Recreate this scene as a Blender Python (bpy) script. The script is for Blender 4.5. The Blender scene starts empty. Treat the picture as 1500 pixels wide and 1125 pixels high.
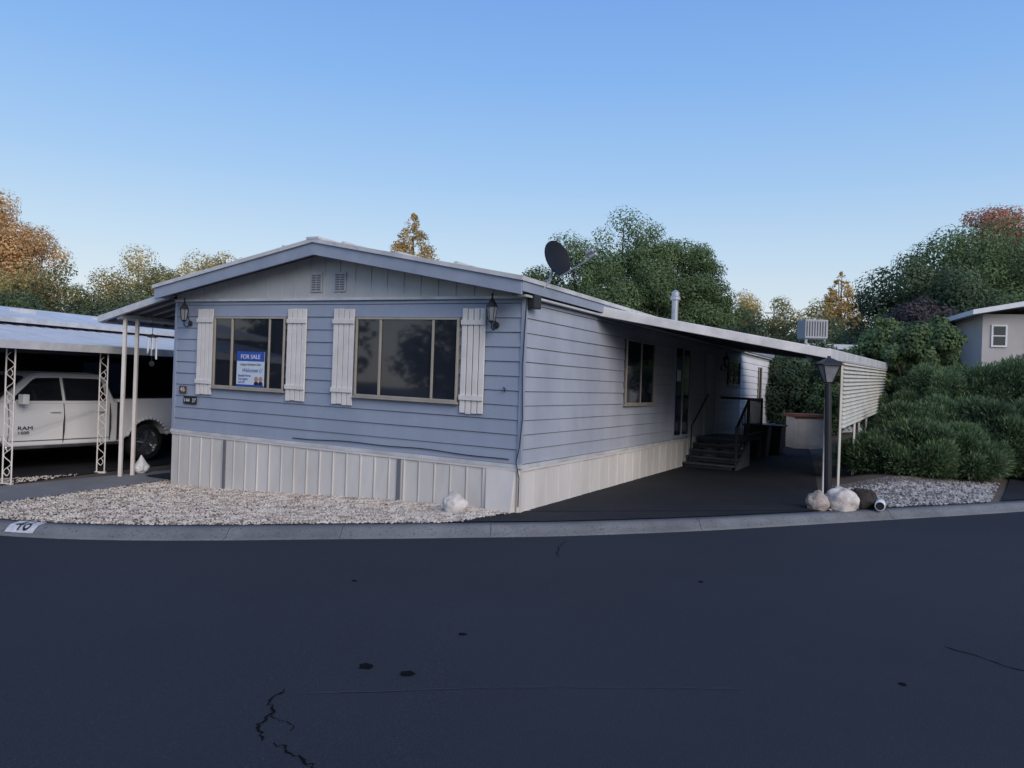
import bpy, bmesh, math, random
import numpy as np
from mathutils import Vector, Matrix, noise
random.seed(7); rng=np.random.default_rng(7)
S=bpy.context.scene; COL=S.collection
# ------------------------------------------------------------------ materials
def M(name,col,rough=.7,col2=None,scale=5.,bump=0.,bscale=None,metal=0.,sc=(1,1,1),spec=None,lo=.35,hi=.65,detail=8,speck=None,sscale=60):
    m=bpy.data.materials.new(name); m.use_nodes=True; nt=m.node_tree; N=nt.nodes; L=nt.links
    p=N['Principled BSDF']; p.inputs['Roughness'].default_value=rough; p.inputs['Metallic'].default_value=metal
    if spec is not None: p.inputs['Specular IOR Level'].default_value=spec
    p.inputs['Base Color'].default_value=(*col,1)
    tc=N.new('ShaderNodeTexCoord'); mp=N.new('ShaderNodeMapping'); mp.inputs['Scale'].default_value=sc
    L.new(tc.outputs['Object'],mp.inputs['Vector'])
    if col2 is None: col2=tuple(c*.82 for c in col)
    no=N.new('ShaderNodeTexNoise'); no.inputs['Scale'].default_value=scale; no.inputs['Detail'].default_value=detail; no.inputs['Roughness'].default_value=.62
    L.new(mp.outputs[0],no.inputs['Vector'])
    r=N.new('ShaderNodeValToRGB'); r.color_ramp.elements[0].position=lo; r.color_ramp.elements[1].position=hi
    r.color_ramp.elements[0].color=(*col2,1); r.color_ramp.elements[1].color=(*col,1)
    L.new(no.outputs['Fac'],r.inputs['Fac'])
    out=r.outputs['Color']
    if speck:
        n2=N.new('ShaderNodeTexNoise'); n2.inputs['Scale'].default_value=sscale; n2.inputs['Detail'].default_value=3
        L.new(tc.outputs['Object'],n2.inputs['Vector'])
        r2=N.new('ShaderNodeValToRGB'); r2.color_ramp.elements[0].position=.56; r2.color_ramp.elements[1].position=.72
        r2.color_ramp.elements[0].color=(0,0,0,1); r2.color_ramp.elements[1].color=(1,1,1,1)
        L.new(n2.outputs['Fac'],r2.inputs['Fac'])
        mx=N.new('ShaderNodeMix'); mx.data_type='RGBA'; L.new(r2.outputs['Color'],mx.inputs[0]); L.new(out,mx.inputs[6]); mx.inputs[7].default_value=(*speck,1)
        out=mx.outputs[2]
    L.new(out,p.inputs['Base Color'])
    if bump:
        nb=N.new('ShaderNodeTexNoise'); nb.inputs['Scale'].default_value=bscale or scale*6; nb.inputs['Detail'].default_value=5
        L.new(tc.outputs['Object'],nb.inputs['Vector'])
        b=N.new('ShaderNodeBump'); b.inputs['Strength'].default_value=bump; b.inputs['Distance'].default_value=.02
        L.new(nb.outputs['Fac'],b.inputs['Height']); L.new(b.outputs[0],p.inputs['Normal'])
    return m
def foliage(name,d,mid,l,scale=.5):
    m=bpy.data.materials.new(name); m.use_nodes=True; nt=m.node_tree; N=nt.nodes; L=nt.links
    p=N['Principled BSDF']; p.inputs['Roughness'].default_value=.75; p.inputs['Specular IOR Level'].default_value=.2
    a=N.new('ShaderNodeAttribute'); a.attribute_name='tint'
    tc=N.new('ShaderNodeTexCoord'); no=N.new('ShaderNodeTexNoise'); no.inputs['Scale'].default_value=scale; no.inputs['Detail'].default_value=3
    L.new(tc.outputs['Object'],no.inputs['Vector'])
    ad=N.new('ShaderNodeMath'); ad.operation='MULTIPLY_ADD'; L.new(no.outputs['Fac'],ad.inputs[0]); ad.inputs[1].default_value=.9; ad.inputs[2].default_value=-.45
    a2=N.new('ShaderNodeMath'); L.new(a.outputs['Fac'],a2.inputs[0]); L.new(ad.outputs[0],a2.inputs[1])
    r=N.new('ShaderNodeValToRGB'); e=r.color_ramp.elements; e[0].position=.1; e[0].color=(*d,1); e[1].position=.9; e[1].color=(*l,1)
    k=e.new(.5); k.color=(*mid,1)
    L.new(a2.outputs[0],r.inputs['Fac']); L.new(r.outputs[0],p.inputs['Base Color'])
    t=N.new('ShaderNodeBsdfTranslucent'); L.new(r.outputs[0],t.inputs['Color'])
    mx=N.new('ShaderNodeMixShader'); mx.inputs[0].default_value=.3
    L.new(p.outputs[0],mx.inputs[1]); L.new(t.outputs[0],mx.inputs[2]); L.new(mx.outputs[0],N['Material Output'].inputs['Surface'])
    return m
def gravelmat(name,c1,c2,c3,scale=22):
    m=bpy.data.materials.new(name); m.use_nodes=True; nt=m.node_tree; N=nt.nodes; L=nt.links
    p=N['Principled BSDF']; p.inputs['Roughness'].default_value=.85
    tc=N.new('ShaderNodeTexCoord'); v=N.new('ShaderNodeTexVoronoi'); v.inputs['Scale'].default_value=scale
    L.new(tc.outputs['Object'],v.inputs['Vector'])
    r=N.new('ShaderNodeValToRGB'); e=r.color_ramp.elements; e[0].color=(*c2,1); e[1].color=(*c1,1); e[0].position=.1; e[1].position=.8
    sp=N.new('ShaderNodeSeparateColor'); L.new(v.outputs['Color'],sp.inputs[0]); L.new(sp.outputs[0],r.inputs['Fac'])
    r2=N.new('ShaderNodeValToRGB'); e=r2.color_ramp.elements; e[0].position=.3; e[0].color=(1,1,1,1); e[1].position=.62; e[1].color=(0,0,0,1)
    L.new(v.outputs['Distance'],r2.inputs['Fac'])
    mx=N.new('ShaderNodeMix'); mx.data_type='RGBA'; L.new(r2.outputs[0],mx.inputs[0]); mx.inputs[6].default_value=(*c3,1); L.new(r.outputs[0],mx.inputs[7])
    L.new(mx.outputs[2],p.inputs['Base Color'])
    b=N.new('ShaderNodeBump'); b.inputs['Strength'].default_value=.8; b.inputs['Distance'].default_value=.03; L.new(r2.outputs[0],b.inputs['Height']); L.new(b.outputs[0],p.inputs['Normal'])
    return m
# ------------------------------------------------------------------ mesh builder
LOC={}
def W0(parent): return LOC.get(parent.name,Vector((0,0,0))) if parent else Vector((0,0,0))
def root(name,loc,label,cat,group=None):
    o=bpy.data.objects.new(name,None); o.empty_display_size=.2; o.location=loc; COL.objects.link(o)
    o['label']=label; o['category']=cat
    if group: o['group']=group
    LOC[o.name]=Vector(loc); return o
class MB:
    def __init__(s): s.v=[]; s.f=[]; s.m=[]
    def poly(s,pts,mi=0):
        n=len(s.v); s.v+= [tuple(p) for p in pts]; s.f.append(tuple(range(n,n+len(pts)))); s.m.append(mi)
    def box(s,a,b,T=None,mi=0):
        T=T or (lambda x,y,z:(x,y,z)); n=len(s.v)
        for z in (a[2],b[2]):
            for x,y in ((a[0],a[1]),(b[0],a[1]),(b[0],b[1]),(a[0],b[1])): s.v.append(tuple(T(x,y,z)))
        for f in ((0,3,2,1),(4,5,6,7),(0,1,5,4),(1,2,6,5),(2,3,7,6),(3,0,4,7)): s.f.append(tuple(n+i for i in f)); s.m.append(mi)
    def hexa(s,b4,t4,mi=0):
        n=len(s.v); s.v+=[tuple(p) for p in b4]+[tuple(p) for p in t4]
        for f in ((0,3,2,1),(4,5,6,7),(0,1,5,4),(1,2,6,5),(2,3,7,6),(3,0,4,7)): s.f.append(tuple(n+i for i in f)); s.m.append(mi)
    def loft(s,rings,mi=0,cap=True):
        n=len(s.v); k=len(rings[0])
        for r in rings: s.v+=[tuple(p) for p in r]
        for a in range(len(rings)-1):
            for i in range(k):
                j=(i+1)%k; s.f.append((n+a*k+i,n+a*k+j,n+(a+1)*k+j,n+(a+1)*k+i)); s.m.append(mi)
        if cap: s.f.append(tuple(n+i for i in range(k))[::-1]); s.f.append(tuple(n+(len(rings)-1)*k+i for i in range(k))); s.m+=[mi,mi]
    def prism(s,A,B,mi=0): s.loft([A,B],mi)
    def rev(s,prof,c,axis,n=20,mi=0,caps=True,up=None):
        c=Vector(c); ax=Vector(axis).normalized(); u=ax.orthogonal().normalized(); 
        if up is not None: u=(Vector(up)-ax*Vector(up).dot(ax)).normalized()
        w=ax.cross(u); b=len(s.v)
        for r,h in prof:
            for i in range(n):
                t=2*math.pi*i/n; s.v.append(tuple(c+ax*h+(u*math.cos(t)+w*math.sin(t))*r))
        for k in range(len(prof)-1):
            for i in range(n):
                j=(i+1)%n; s.f.append((b+k*n+i,b+k*n+j,b+(k+1)*n+j,b+(k+1)*n+i)); s.m.append(mi)
        if caps:
            s.f.append(tuple(b+i for i in range(n))[::-1]); s.f.append(tuple(b+(len(prof)-1)*n+i for i in range(n))); s.m+=[mi,mi]
    def tube(s,p0,p1,r0,r1=None,n=8,mi=0):
        p0=Vector(p0); p1=Vector(p1); r1=r0 if r1 is None else r1
        s.rev([(r0,0),(r1,(p1-p0).length)],p0,(p1-p0),n,mi)
    def path(s,pts,r,n=6,mi=0):
        for a,b in zip(pts[:-1],pts[1:]): s.tube(a,b,r,r,n,mi)
    def build(s,name,parent=None,mats=(),bevel=0,smooth=False,label=None,kind=None,cat=None,recalc=True,group=None,seg=2):
        w=W0(parent); me=bpy.data.meshes.new(name)
        me.from_pydata([tuple(Vector(v)-w) for v in s.v],[],s.f)
        for m in mats: me.materials.append(m)
        me.polygons.foreach_set('material_index',s.m)
        if smooth: me.polygons.foreach_set('use_smooth',[True]*len(s.f))
        me.update()
        if recalc:
            bm=bmesh.new(); bm.from_mesh(me); bmesh.ops.recalc_face_normals(bm,faces=bm.faces); bm.to_mesh(me); bm.free()
        o=bpy.data.objects.new(name,me); COL.objects.link(o)
        if parent: o.parent=parent; LOC[o.name]=w
        if bevel:
            bv=o.modifiers.new('Bevel','BEVEL'); bv.width=bevel; bv.segments=seg; bv.limit_method='ANGLE'; bv.angle_limit=math.radians(40)
        if label: o['label']=label
        if kind: o['kind']=kind
        if cat: o['category']=cat
        if group: o['group']=group
        return o
def text(body,size,org,xd,ud,mat,parent,name='lettering',depth=.001,sx=1.,align='LEFT',shear=0):
    c=bpy.data.curves.new(name,'FONT'); c.body=body; c.size=size; c.extrude=depth; c.align_x=align; c.shear=shear
    o=bpy.data.objects.new('tmp',c); COL.objects.link(o); bpy.context.view_layer.update()
    dg=bpy.context.evaluated_depsgraph_get(); me=bpy.data.meshes.new_from_object(o.evaluated_get(dg)); bpy.data.objects.remove(o)
    xd=Vector(xd).normalized(); ud=Vector(ud).normalized(); nd=xd.cross(ud); w=W0(parent); org=Vector(org)
    for v in me.vertices:
        q=org+xd*v.co.x*sx+ud*v.co.y+nd*v.co.z; v.co=q-w
    me.materials.clear(); me.materials.append(mat); me.name=name
    t=bpy.data.objects.new(name,me); COL.objects.link(t); t.parent=parent; return t
# ------------------------------------------------------------------ palette
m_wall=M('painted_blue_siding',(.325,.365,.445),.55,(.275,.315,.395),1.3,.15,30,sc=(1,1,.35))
m_wallside=M('pale_side_siding',(.42,.44,.495),.55,(.33,.35,.41),1.1,.15,30,sc=(1,1,.5))  # side wall siding, paler and greyer than the front
m_wallend=M('daylit_end_siding',(.84,.84,.84),.55,(.78,.78,.79),1.1)  # far end whitened: brightness beyond the carport's shade put into the colour
m_gap=M('shadow_gap',(.15,.17,.215),.9)
m_gable=M('gable_panel_paint',(.53,.525,.51),.6,(.45,.45,.445),1.5)
m_fascia=M('fascia_blue_paint',(.33,.37,.445),.55,(.26,.295,.375),2)
m_white=M('white_metal_paint',(.68,.67,.66),.45,(.47,.47,.475),2.5)
m_skirt=M('skirting_metal',(.73,.695,.65),.5,(.60,.565,.52),1.2,sc=(1,1,.4))
m_rust=M('skirting_seam',(.30,.26,.21),.8)
m_vent=M('skirt_vent_mesh',(.18,.185,.20),.8,(.13,.135,.15),40)
m_shut=M('shutter_cream_paint',(.79,.745,.695),.55,(.67,.625,.58),3)
m_frame=M('aluminium_window_frame',(.44,.39,.32),.4,metal=.1)
m_glass=M('dark_window_glass',(.022,.026,.036),.04,(.012,.014,.02),.7,sc=(1,1,.3),spec=.75,bump=.03,bscale=1.2)
m_glass2=M('dim_window_glass',(.02,.022,.03),.08,(.01,.01,.014),.9,spec=.6)
m_dark=M('black_metal',(.02,.021,.025),.5,(.014,.014,.016))
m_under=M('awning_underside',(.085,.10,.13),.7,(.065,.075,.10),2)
m_asph=M('street_asphalt',(.0235,.0275,.0385),.88,(.0165,.0195,.028),.3,.6,140,spec=.35,speck=(.052,.058,.072),sscale=110,lo=.3,hi=.7)
m_drive=M('driveway_asphalt',(.018,.020,.026),.8,(.009,.0105,.014),.8,.6,110,spec=.3,speck=(.038,.041,.048),sscale=120)
m_conc=M('kerb_concrete',(.21,.21,.208),.85,(.13,.13,.132),1.3,.5,60,speck=(.085,.085,.085),sscale=30)
m_joint=M('kerb_joint_shadow',(.06,.06,.062),.9)
m_path=M('path_concrete',(.20,.205,.215),.85,(.15,.155,.165),1.5,.3,60)
m_soil=M('dry_soil',(.10,.085,.07),.95,(.055,.047,.04),1.2,.6,25)
m_gravel=gravelmat('gravel_base',(.47,.42,.36),(.26,.22,.185),(.08,.068,.058),26)
m_pebble=M('white_pebble',(.70,.625,.545),.8,(.35,.29,.235),6,.2,80,lo=.38,hi=.58)
m_pebgrey=M('grey_pebble',(.46,.44,.43),.8,(.15,.14,.14),6,.2,80,lo=.38,hi=.6)
m_rockw=M('pale_boulder',(.72,.68,.64),.85,(.46,.41,.37),7,.7,25)
m_rockt=M('tan_boulder',(.46,.40,.36),.85,(.28,.23,.2),7,.7,25)
m_bark=M('bark',(.09,.07,.055),.95,(.05,.04,.03),6,.8,30)
m_truck=M('white_vehicle_paint',(.86,.86,.87),.25,(.84,.84,.85),1,spec=.6)
m_tyre=M('tyre_rubber',(.015,.015,.017),.85)
m_chrome=M('chrome',(.55,.56,.58),.2,metal=.9)
m_alum=M('dull_aluminium',(.45,.46,.48),.35,(.35,.36,.38),4,metal=.4)
m_neigh=M('neighbour_roof_sheet',(.52,.56,.62),.5,(.44,.48,.55),1.5)
m_neighw=M('neighbour_wall_in_shade',(.045,.047,.055),.8,(.03,.03,.036),1)  # wall colour darkened to hold the shade under the carport
m_beige=M('beige_wall_paint',(.47,.44,.42),.7,(.41,.385,.37),1)
m_screen=M('pale_louvre_paint',(.64,.62,.54),.5,(.52,.5,.44),3)
m_signb=M('sign_blue',(.03,.09,.42),.5); m_signw=M('sign_white',(.62,.68,.76),.5,(.58,.64,.72))
m_black=M('black_ink',(.012,.012,.014),.6); m_blueink=M('blue_ink',(.05,.12,.35),.6); m_redink=M('red_lens',(.4,.05,.05),.5); m_wht=M('white_ink',(.75,.76,.78),.5,(.66,.67,.69),6)
m_patch=M('worn_white_road_paint',(.62,.63,.65),.8,(.40,.40,.41),14)
m_skin=M('portrait_skin_print',(.45,.27,.2),.6); m_wood=M('dark_deck_boards',(.035,.037,.042),.8,(.02,.02,.024),3); m_tread=M('step_nosing',(.10,.10,.115),.7,(.06,.06,.07),4)
m_terr=M('terracotta',(.33,.12,.08),.8,(.2,.09,.07),5); m_dish=M('dish_dark',(.012,.016,.024),.65,(.009,.012,.018),spec=.2)
m_lglass=M('smoked_lamp_glass',(.28,.29,.30),.3,(.20,.21,.22),8)
m_cabl=M('cable',(.03,.03,.035),.7)
# ------------------------------------------------------------------ terrain
gx=np.array([-60,-30,-20,-12,-6.6,-4,-2.03,-.4,2.22,5,8.6,14,22,40,60]); gy=np.array([19,18,14.2,11.2,9.62,9.27,9.15,9.18,10.05,11.33,13,15.8,19.5,25,28])
XS=np.arange(-60,60,.1); Y0=np.interp(XS,gx,gy); k=np.ones(25)/25; YS=np.convolve(np.pad(Y0,12,mode='edge'),k,'valid')
def G(x): return float(np.interp(x,XS,YS))
def ss(t): t=max(0,min(1,t)); return t*t*(3-2*t)
def gb(x): return -.25*ss(-x/6.5)
def gf(x,y):
    off=y-G(x)-.4; z=gb(x)
    if off<=0: return z
    d=(x-4.7)*.937-(y-11.6)*.349
    z+=.30*ss(d/1.6)*ss(off/3.2)+min(2.,.12*max(0,d-4.5))*ss(off/6)
    return z
def grid(name,rows,mat,kind='structure'):
    b=MB(); n=len(rows[0])
    for r in rows: b.v+=r
    for i in range(len(rows)-1):
        for j in range(n-1): b.f.append((i*n+j,i*n+j+1,(i+1)*n+j+1,(i+1)*n+j)); b.m.append(0)
    return b.build(name,None,[mat],smooth=True,recalc=False,kind=kind)
xs=[-400,-200,-100,-60,-40,-28,-20]+list(np.arange(-15,20.1,.5))+[24,30,40,60,100,200,400]
offs=[(-400,-.6),(-60,-.6),(-14,-.6),(-1,-.5),(.25,-.4),(.36,-.006)]+[(d,None) for d in list(np.arange(.9,20,.6))+[24,30,40,60,100,200,500]]
rows=[[(float(x),G(x)+float(d),(gb(x)+dz) if dz is not None else gf(x,G(x)+d)) for x in xs] for d,dz in offs]
grid('ground',rows,m_soil)
rows=[[(float(x),G(x)+d,gb(x)-.10) for x in xs] for d in (-60,-30,-15,-9,-6,-4,-2,-1,-.3,.02)]
grid('road',rows,m_asph)
xc=[x for x in np.arange(-30,30.01,.25)]
prof=[(0,-.15),(0.0,-.092),(.10,-.085),(.17,-.03),(.22,-.002),(.42,.006),(.44,-.06)]
rows=[[(float(x),G(x)+d,gb(x)+dz) for x in xc] for d,dz in prof]
grid('kerb',rows,m_conc)
for x in (-9.6,-3.4,-2.0,-.2,2.6,5.9,9.2):
    jb=MB(); jb.path([(x,G(x)+d,gb(x)+dz+.0) for d,dz in prof[1:-1]],.004,5)
    jb.build('kerb_joint',None,[m_joint],kind='structure')
def lerp(a,b,t): return a+(b-a)*t
def along(P,t):
    s=[0]
    for a,b in zip(P[:-1],P[1:]): s.append(s[-1]+math.dist(a,b))
    t*=s[-1]; return (float(np.interp(t,s,[p[0] for p in P])),float(np.interp(t,s,[p[1] for p in P])))
def strip(name,A,B,eps,mat,nt=40,ns=12):
    rows=[]
    for j in range(ns+1):
        r=[]
        for i in range(nt+1):
            a=along(A,i/nt); b=along(B,i/nt); x=lerp(a[0],b[0],j/ns); y=lerp(a[1],b[1],j/ns); r.append((x,y,gf(x,y)+eps))
        rows.append(r)
    return grid(name,rows,mat)
def curb(x0,x1,n=16): return [(x,G(x)+.43) for x in np.linspace(x0,x1,n)]
FA,FB=curb(-7.75,-.7),[(-6.3,14.3),(-5.6,13.8),(.3,10.75)]
strip('gravel_bed',FA,FB,.012,m_gravel)
RA,RB=curb(4.75,8.3),[(6.1,14.6),(8.2,15.2),(10,15.8)]
strip('gravel_verge',RA,RB,.02,m_gravel)
LA,LB=curb(-14,-9.0),[(-12,13.4),(-10,12.5),(-8.1,14.6)]
strip('gravel_verge_side',LA,LB,.010,m_gravel)
strip('path',[(-7.75,G(-7.75)+.43),(-7.0,12.2),(-6.25,14.2),(-4.5,18)],[(-9.0,G(-9)+.43),(-8.4,12.8),(-7.1,15.2),(-5.4,18.5)],.028,m_path)
strip('driveway',curb(-.75,4.75),[(-.1,10.7),(.6,11),(5.5,32)][::1],.016,m_drive,30,14)
strip('driveway_bay',[(4.72,G(4.72)+.43),(6.6,16.6),(8.9,22.8),(12.5,33)],[(.2,10.6),(2.5,15),(6,22),(10,31)],.020,m_drive,40,14)
strip('neighbour_driveway',[(-9.1,G(-9.1)+.44),(-7.9,15.2),(-4,27)],[(-17,14.5),(-15,18),(-11,30)],.018,m_drive)
strip('side_driveway',curb(8.6,12.5),[(10.4,16.0),(15.5,19.5)],.03,m_drive)
def pebbles(name,A,B,n,smin,smax,seed,mat,label=None,jmax=1.,flat=1.):
    r=np.random.default_rng(seed)
    base=np.array([(1,0,0),(-1,0,0),(0,1,0),(0,-1,0),(0,0,1),(0,0,-1)],float)
    F=np.array([(0,2,4),(2,1,4),(1,3,4),(3,0,4),(2,0,5),(1,2,5),(3,1,5),(0,3,5)])
    V=np.zeros((n,6,3)); 
    for i in range(n):
        u=r.random(); a=along(A,u); b=along(B,u); q=r.random()**.9*jmax
        x=lerp(a[0],b[0],q)+r.normal()*.03; y=lerp(a[1],b[1],q)+r.normal()*.03
        y=max(y,G(x)+.42)
        s=r.uniform(smin,smax); sc=np.array([s*r.uniform(.8,1.5),s*r.uniform(.7,1.1),s*r.uniform(.5,.8)*flat])
        th=r.random()*6.28; c,sn=math.cos(th),math.sin(th); v=base*sc*(1+r.normal(size=(6,1))*.15)
        v[:,2]+=v[:,0]*r.normal()*.3
        V[i,:,0]=x+v[:,0]*c-v[:,1]*sn; V[i,:,1]=y+v[:,0]*sn+v[:,1]*c; V[i,:,2]=gf(x,y)+.012+s*.3+v[:,2]
    me=bpy.data.meshes.new(name); fs=(F[None]+np.arange(n)[:,None,None]*6).reshape(-1,3)
    me.from_pydata(V.reshape(-1,3).tolist(),[],fs.tolist()); me.materials.append(mat)
    me.polygons.foreach_set('use_smooth',[True]*len(fs))
    o=bpy.data.objects.new(name,me); COL.objects.link(o); o['kind']='stuff'; o['label']=label or 'pale decorative pebbles spread in front of house'; o['category']='gravel'
pebbles('gravel',FA,FB,24000,.011,.027,1,m_pebble,flat=.8)
pebbles('gravel',RA,RB,3000,.018,.042,2,m_pebgrey,'grey and white stones beside juniper bushes',.8)
pebbles('gravel',LA,LB,3500,.014,.028,3,m_pebble,'pale gravel beside neighbouring driveway')
def ribbon(name,pts,w,mat,jit=.02):
    b=MB(); P=[Vector((x,y,0)) for x,y in pts]; fine=[]
    for a,c in zip(P[:-1],P[1:]):
        for i in range(6): 
            q=a.lerp(c,i/6); fine.append(q+Vector((random.uniform(-jit,jit),random.uniform(-jit,jit),0)))
    fine.append(P[-1]); n=len(fine)
    for i,q in enumerate(fine):
        d=(fine[min(i+1,n-1)]-fine[max(i-1,0)]).normalized(); nn=Vector((-d.y,d.x,0)); ww=w*random.uniform(.3,1.3)*(.3 if i in(0,n-1) else 1)
        for s in (-1,1): p=q+nn*ww*s; b.v.append((p.x,p.y,gb(p.x)-.096))
    for i in range(n-1): b.f.append((2*i,2*i+1,2*i+3,2*i+2)); b.m.append(0)
    b.build(name,None,[mat],kind='structure',recalc=False)
m_crack=M('crack_tar',(.004,.0045,.006),.95,spec=.1)
ribbon('road_crack',[(-1.30,4.66),(-1.33,4.45),(-1.27,4.3),(-1.30,4.15),(-1.22,3.97)],.008,m_crack)
ribbon('road_crack',[(-1.28,4.28),(-1.15,4.2),(-1.10,4.08)],.004,m_crack)
ribbon('road_crack',[(-1.17,3.95),(-1.06,3.88),(-.97,3.80),(-.88,3.68)],.007,m_crack)
ribbon('road_crack',[(3.3,5.8),(3.5,5.5),(3.75,5.1),(3.85,4.8)],.006,m_crack)
ribbon('road_crack',[(.55,8.3),(.6,8.9),(.75,9.3)],.005,m_crack)
m_seam=M('road_wear',(.042,.047,.058),.9,(.026,.03,.038),3)
ribbon('road_seam',[(-1.2,4.58),(-.6,4.63),(0,4.72),(1,4.8),(1.5,4.83)],.006,m_seam,.006)
for cx,cy,r in ((-.88,5.02,.055),(-.6,4.9,.05),(-.3,5.7,.03),(1.9,7.5,.03),(2.6,5.0,.03),(-1.4,7.2,.03)):
    b=MB(); b.poly([(cx+r*math.cos(t)*random.uniform(.7,1.3),cy+r*math.sin(t)*random.uniform(.7,1.2),gb(cx)-.095) for t in np.linspace(0,6.28,11)[:-1]])
    b.build('road_stain',None,[m_crack],kind='structure')
# ------------------------------------------------------------------ house
al=math.radians(28); ca,sa=math.cos(al),math.sin(al); CX,CY=.14,10.5; Wd=6.96; Ln=19.
def TH(u,v,z): return (CX-ca*u+sa*v, CY+sa*u+ca*v, z+.013*u)
def TF(a,o,z): return TH(a,-o,z)
def TS(a,o,z): return TH(-o,a,z)
hs=root('mobile_home',TH(Wd/2,Ln/2,0),'pale blue single-storey mobile home with cream shutters and low gabled roof','house')
b=MB(); b.box((0,0,.05),(Wd,Ln,2.96),TH); b.build('house_core',hs,[m_gap])
def siding(T,a0,a1,name,mat):
    b=MB(); z=.66
    while z<2.90:
        z1=min(z+.2,2.92); na=max(1,int((a1-a0)/1.2)); rings=[]
        for i in range(na+1):
            a=lerp(a0,a1,i/na); w=random.uniform(-.003,.003); o_=random.uniform(-.002,.003)
            rings.append([T(a,.004,z1),T(a,.020+o_,z+.009+w),T(a,0,z+.005+w),T(a,0,z1)])
        b.loft(rings); z+=.2
    b.build(name,hs,[mat])
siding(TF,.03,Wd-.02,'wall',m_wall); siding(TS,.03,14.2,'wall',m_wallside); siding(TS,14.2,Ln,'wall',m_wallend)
for u0,u1 in ((-.03,.03),(Wd-.03,Wd+.03)):
    b=MB(); b.box((u0,-.03,.64),(u1,.03,2.93),TH); b.build('corner_trim',hs,[m_wall])
b=MB(); b.box((-.05,-.05,.61),(Wd+.03,0,.665),TH); b.box((-.05,-.002,.61),(-.002,Ln,.66),TH); b.box((-.02,-.05,2.925),(Wd+.02,0,2.965),TH); b.build('trim',hs,[m_white])
def skirt(T,a0,a1,name,zb,pan=.27):
    b=MB(); a=a0
    while a<a1-.01:
        e=min(a+pan,a1); za=zb(a); ze=zb(e); j=random.uniform(-.006,.006); j2=random.uniform(-.006,.006)
        b.hexa([T(a+.006,.0,za),T(e-.006,.0,ze),T(e-.006,.03+j,ze),T(a+.006,.03+j2,za)],[T(a+.006,.0,.60),T(e-.006,.0,.60),T(e-.006,.03+j2,.60),T(a+.006,.03+j,.60)])
        b.box((a-.009,.0,(za+.01)),(a+.009,.043,.60),T); b.box((a+.014,.0,za+.01),(a+.020,.038,.60),T,1)
        a=e
    b.box((a0,0,.575),(a1,.046,.61),T)
    for a in np.arange(a0,a1,.54): b.hexa([T(a,0,zb(a)-.02),T(min(a+.54,a1),0,zb(a+.54)-.02),T(min(a+.54,a1),.05,zb(a+.54)-.02),T(a,.05,zb(a)-.02)],[T(a,0,zb(a)+.03),T(min(a+.54,a1),0,zb(a+.54)+.03),T(min(a+.54,a1),.05,zb(a+.54)+.03),T(a,.05,zb(a)+.03)])
    b.build(name,hs,[m_skirt,m_rust])
zskf=lambda a:gf(*TH(a,-.1,0)[:2])-.02-.013*a
skirt(TF,.0,Wd,'skirting',zskf)
skirt(TS,.0,Ln,'skirting',lambda a:gf(*TH(-.3,a,0)[:2])-.02,.42)
for a in (5.62,1.98):
    b=MB(); b.box((a-.032,.03,zskf(a)+.03),(a+.032,.050,.575),TF); b.build('vent',hs,[m_vent])
b=MB(); b.hexa([TF(.04,.03,-.02),TF(.5,.03,-.03),TF(.46,.10,-.03),TF(.06,.12,-.02)],[TF(.04,.03,.57),TF(.5,.03,.58),TF(.5,.045,.58),TF(.04,.045,.57)]); b.build('access_panel',hs,[m_skirt],bevel=.01)
ur=3.48; et,rt=3.17,3.82
def rz(u): return rt-(rt-et)*abs(u-ur)/3.63
gp=((0,2.96),(Wd,2.96),(Wd,rz(Wd)-.14),(ur,rt-.14),(0,rz(0)-.14))
b=MB(); b.prism([TF(u,.0,z) for u,z in gp],[TF(u,.02,z) for u,z in gp])
for u in np.arange(.2,Wd,.305): b.box((u-.014,.02,2.965),(u+.014,.03,rz(u)-.15),TF)
b.build('gable',hs,[m_gable])
for u in (3.70,3.22):
    b=MB(); b.box((u-.11,.03,3.06),(u+.11,.045,3.36),TF)
    for c in (-.05,.05):
        for i in range(7): b.box((u+c-.04,.045,3.085+i*.037),(u+c+.04,.052,3.107+i*.037),TF,1)
    b.build('gable_vent',hs,[m_gable,m_vent])
v0,v1=-.38,Ln+.3
def roofprof(t0,t1,ov): 
    us=[-.13-ov,ur,7.11+ov]; return [(u,rz(u)-t0) for u in us]+[(u,rz(u)-t1) for u in us[::-1]]
b=MB(); P=roofprof(-.015,.045,.03); b.prism([TH(u,v0-.03,z) for u,z in P],[TH(u,v1,z) for u,z in P])
for u in (.9,1.9,2.9,4.1,5.1,6.1): b.box((u-.03,v0,rz(u)),(u+.03,v1,rz(u)+.045),TH)
b.box((ur-.12,v0-.035,rt-.0),(ur+.12,v1,rt+.035),TH)
roof=b.build('roof',hs,[m_white],label='weathered white metal roof with low ribs')
b=MB(); P=roofprof(.046,.23,0); b.prism([TH(u,v0,z) for u,z in P],[TH(u,v0+.04,z) for u,z in P])
P=roofprof(.046,.12,-.02); b.prism([TH(u,v0+.04,z) for u,z in P],[TH(u,v1,z) for u,z in P])
b.box((-.14,v0+.03,2.99),(-.10,v1,et-.04),TH); b.box((7.08,v0+.03,2.97),(7.11,v1,et-.04),TH)
b.build('fascia',hs,[m_fascia])
b=MB(); b.box((-.11,-.2,2.935),(-.0,Ln,2.965),TH); b.build('soffit',hs,[m_white])
b=MB(); b.rev([(.11,0),(.11,.05),(.075,.06),(.075,.62),(.12,.63),(.12,.68),(.09,.72),(.09,.80),(.02,.86)],TH(.34,8.3,3.22),(0,0,1),16); b.build('chimney',roof,[m_alum])
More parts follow.
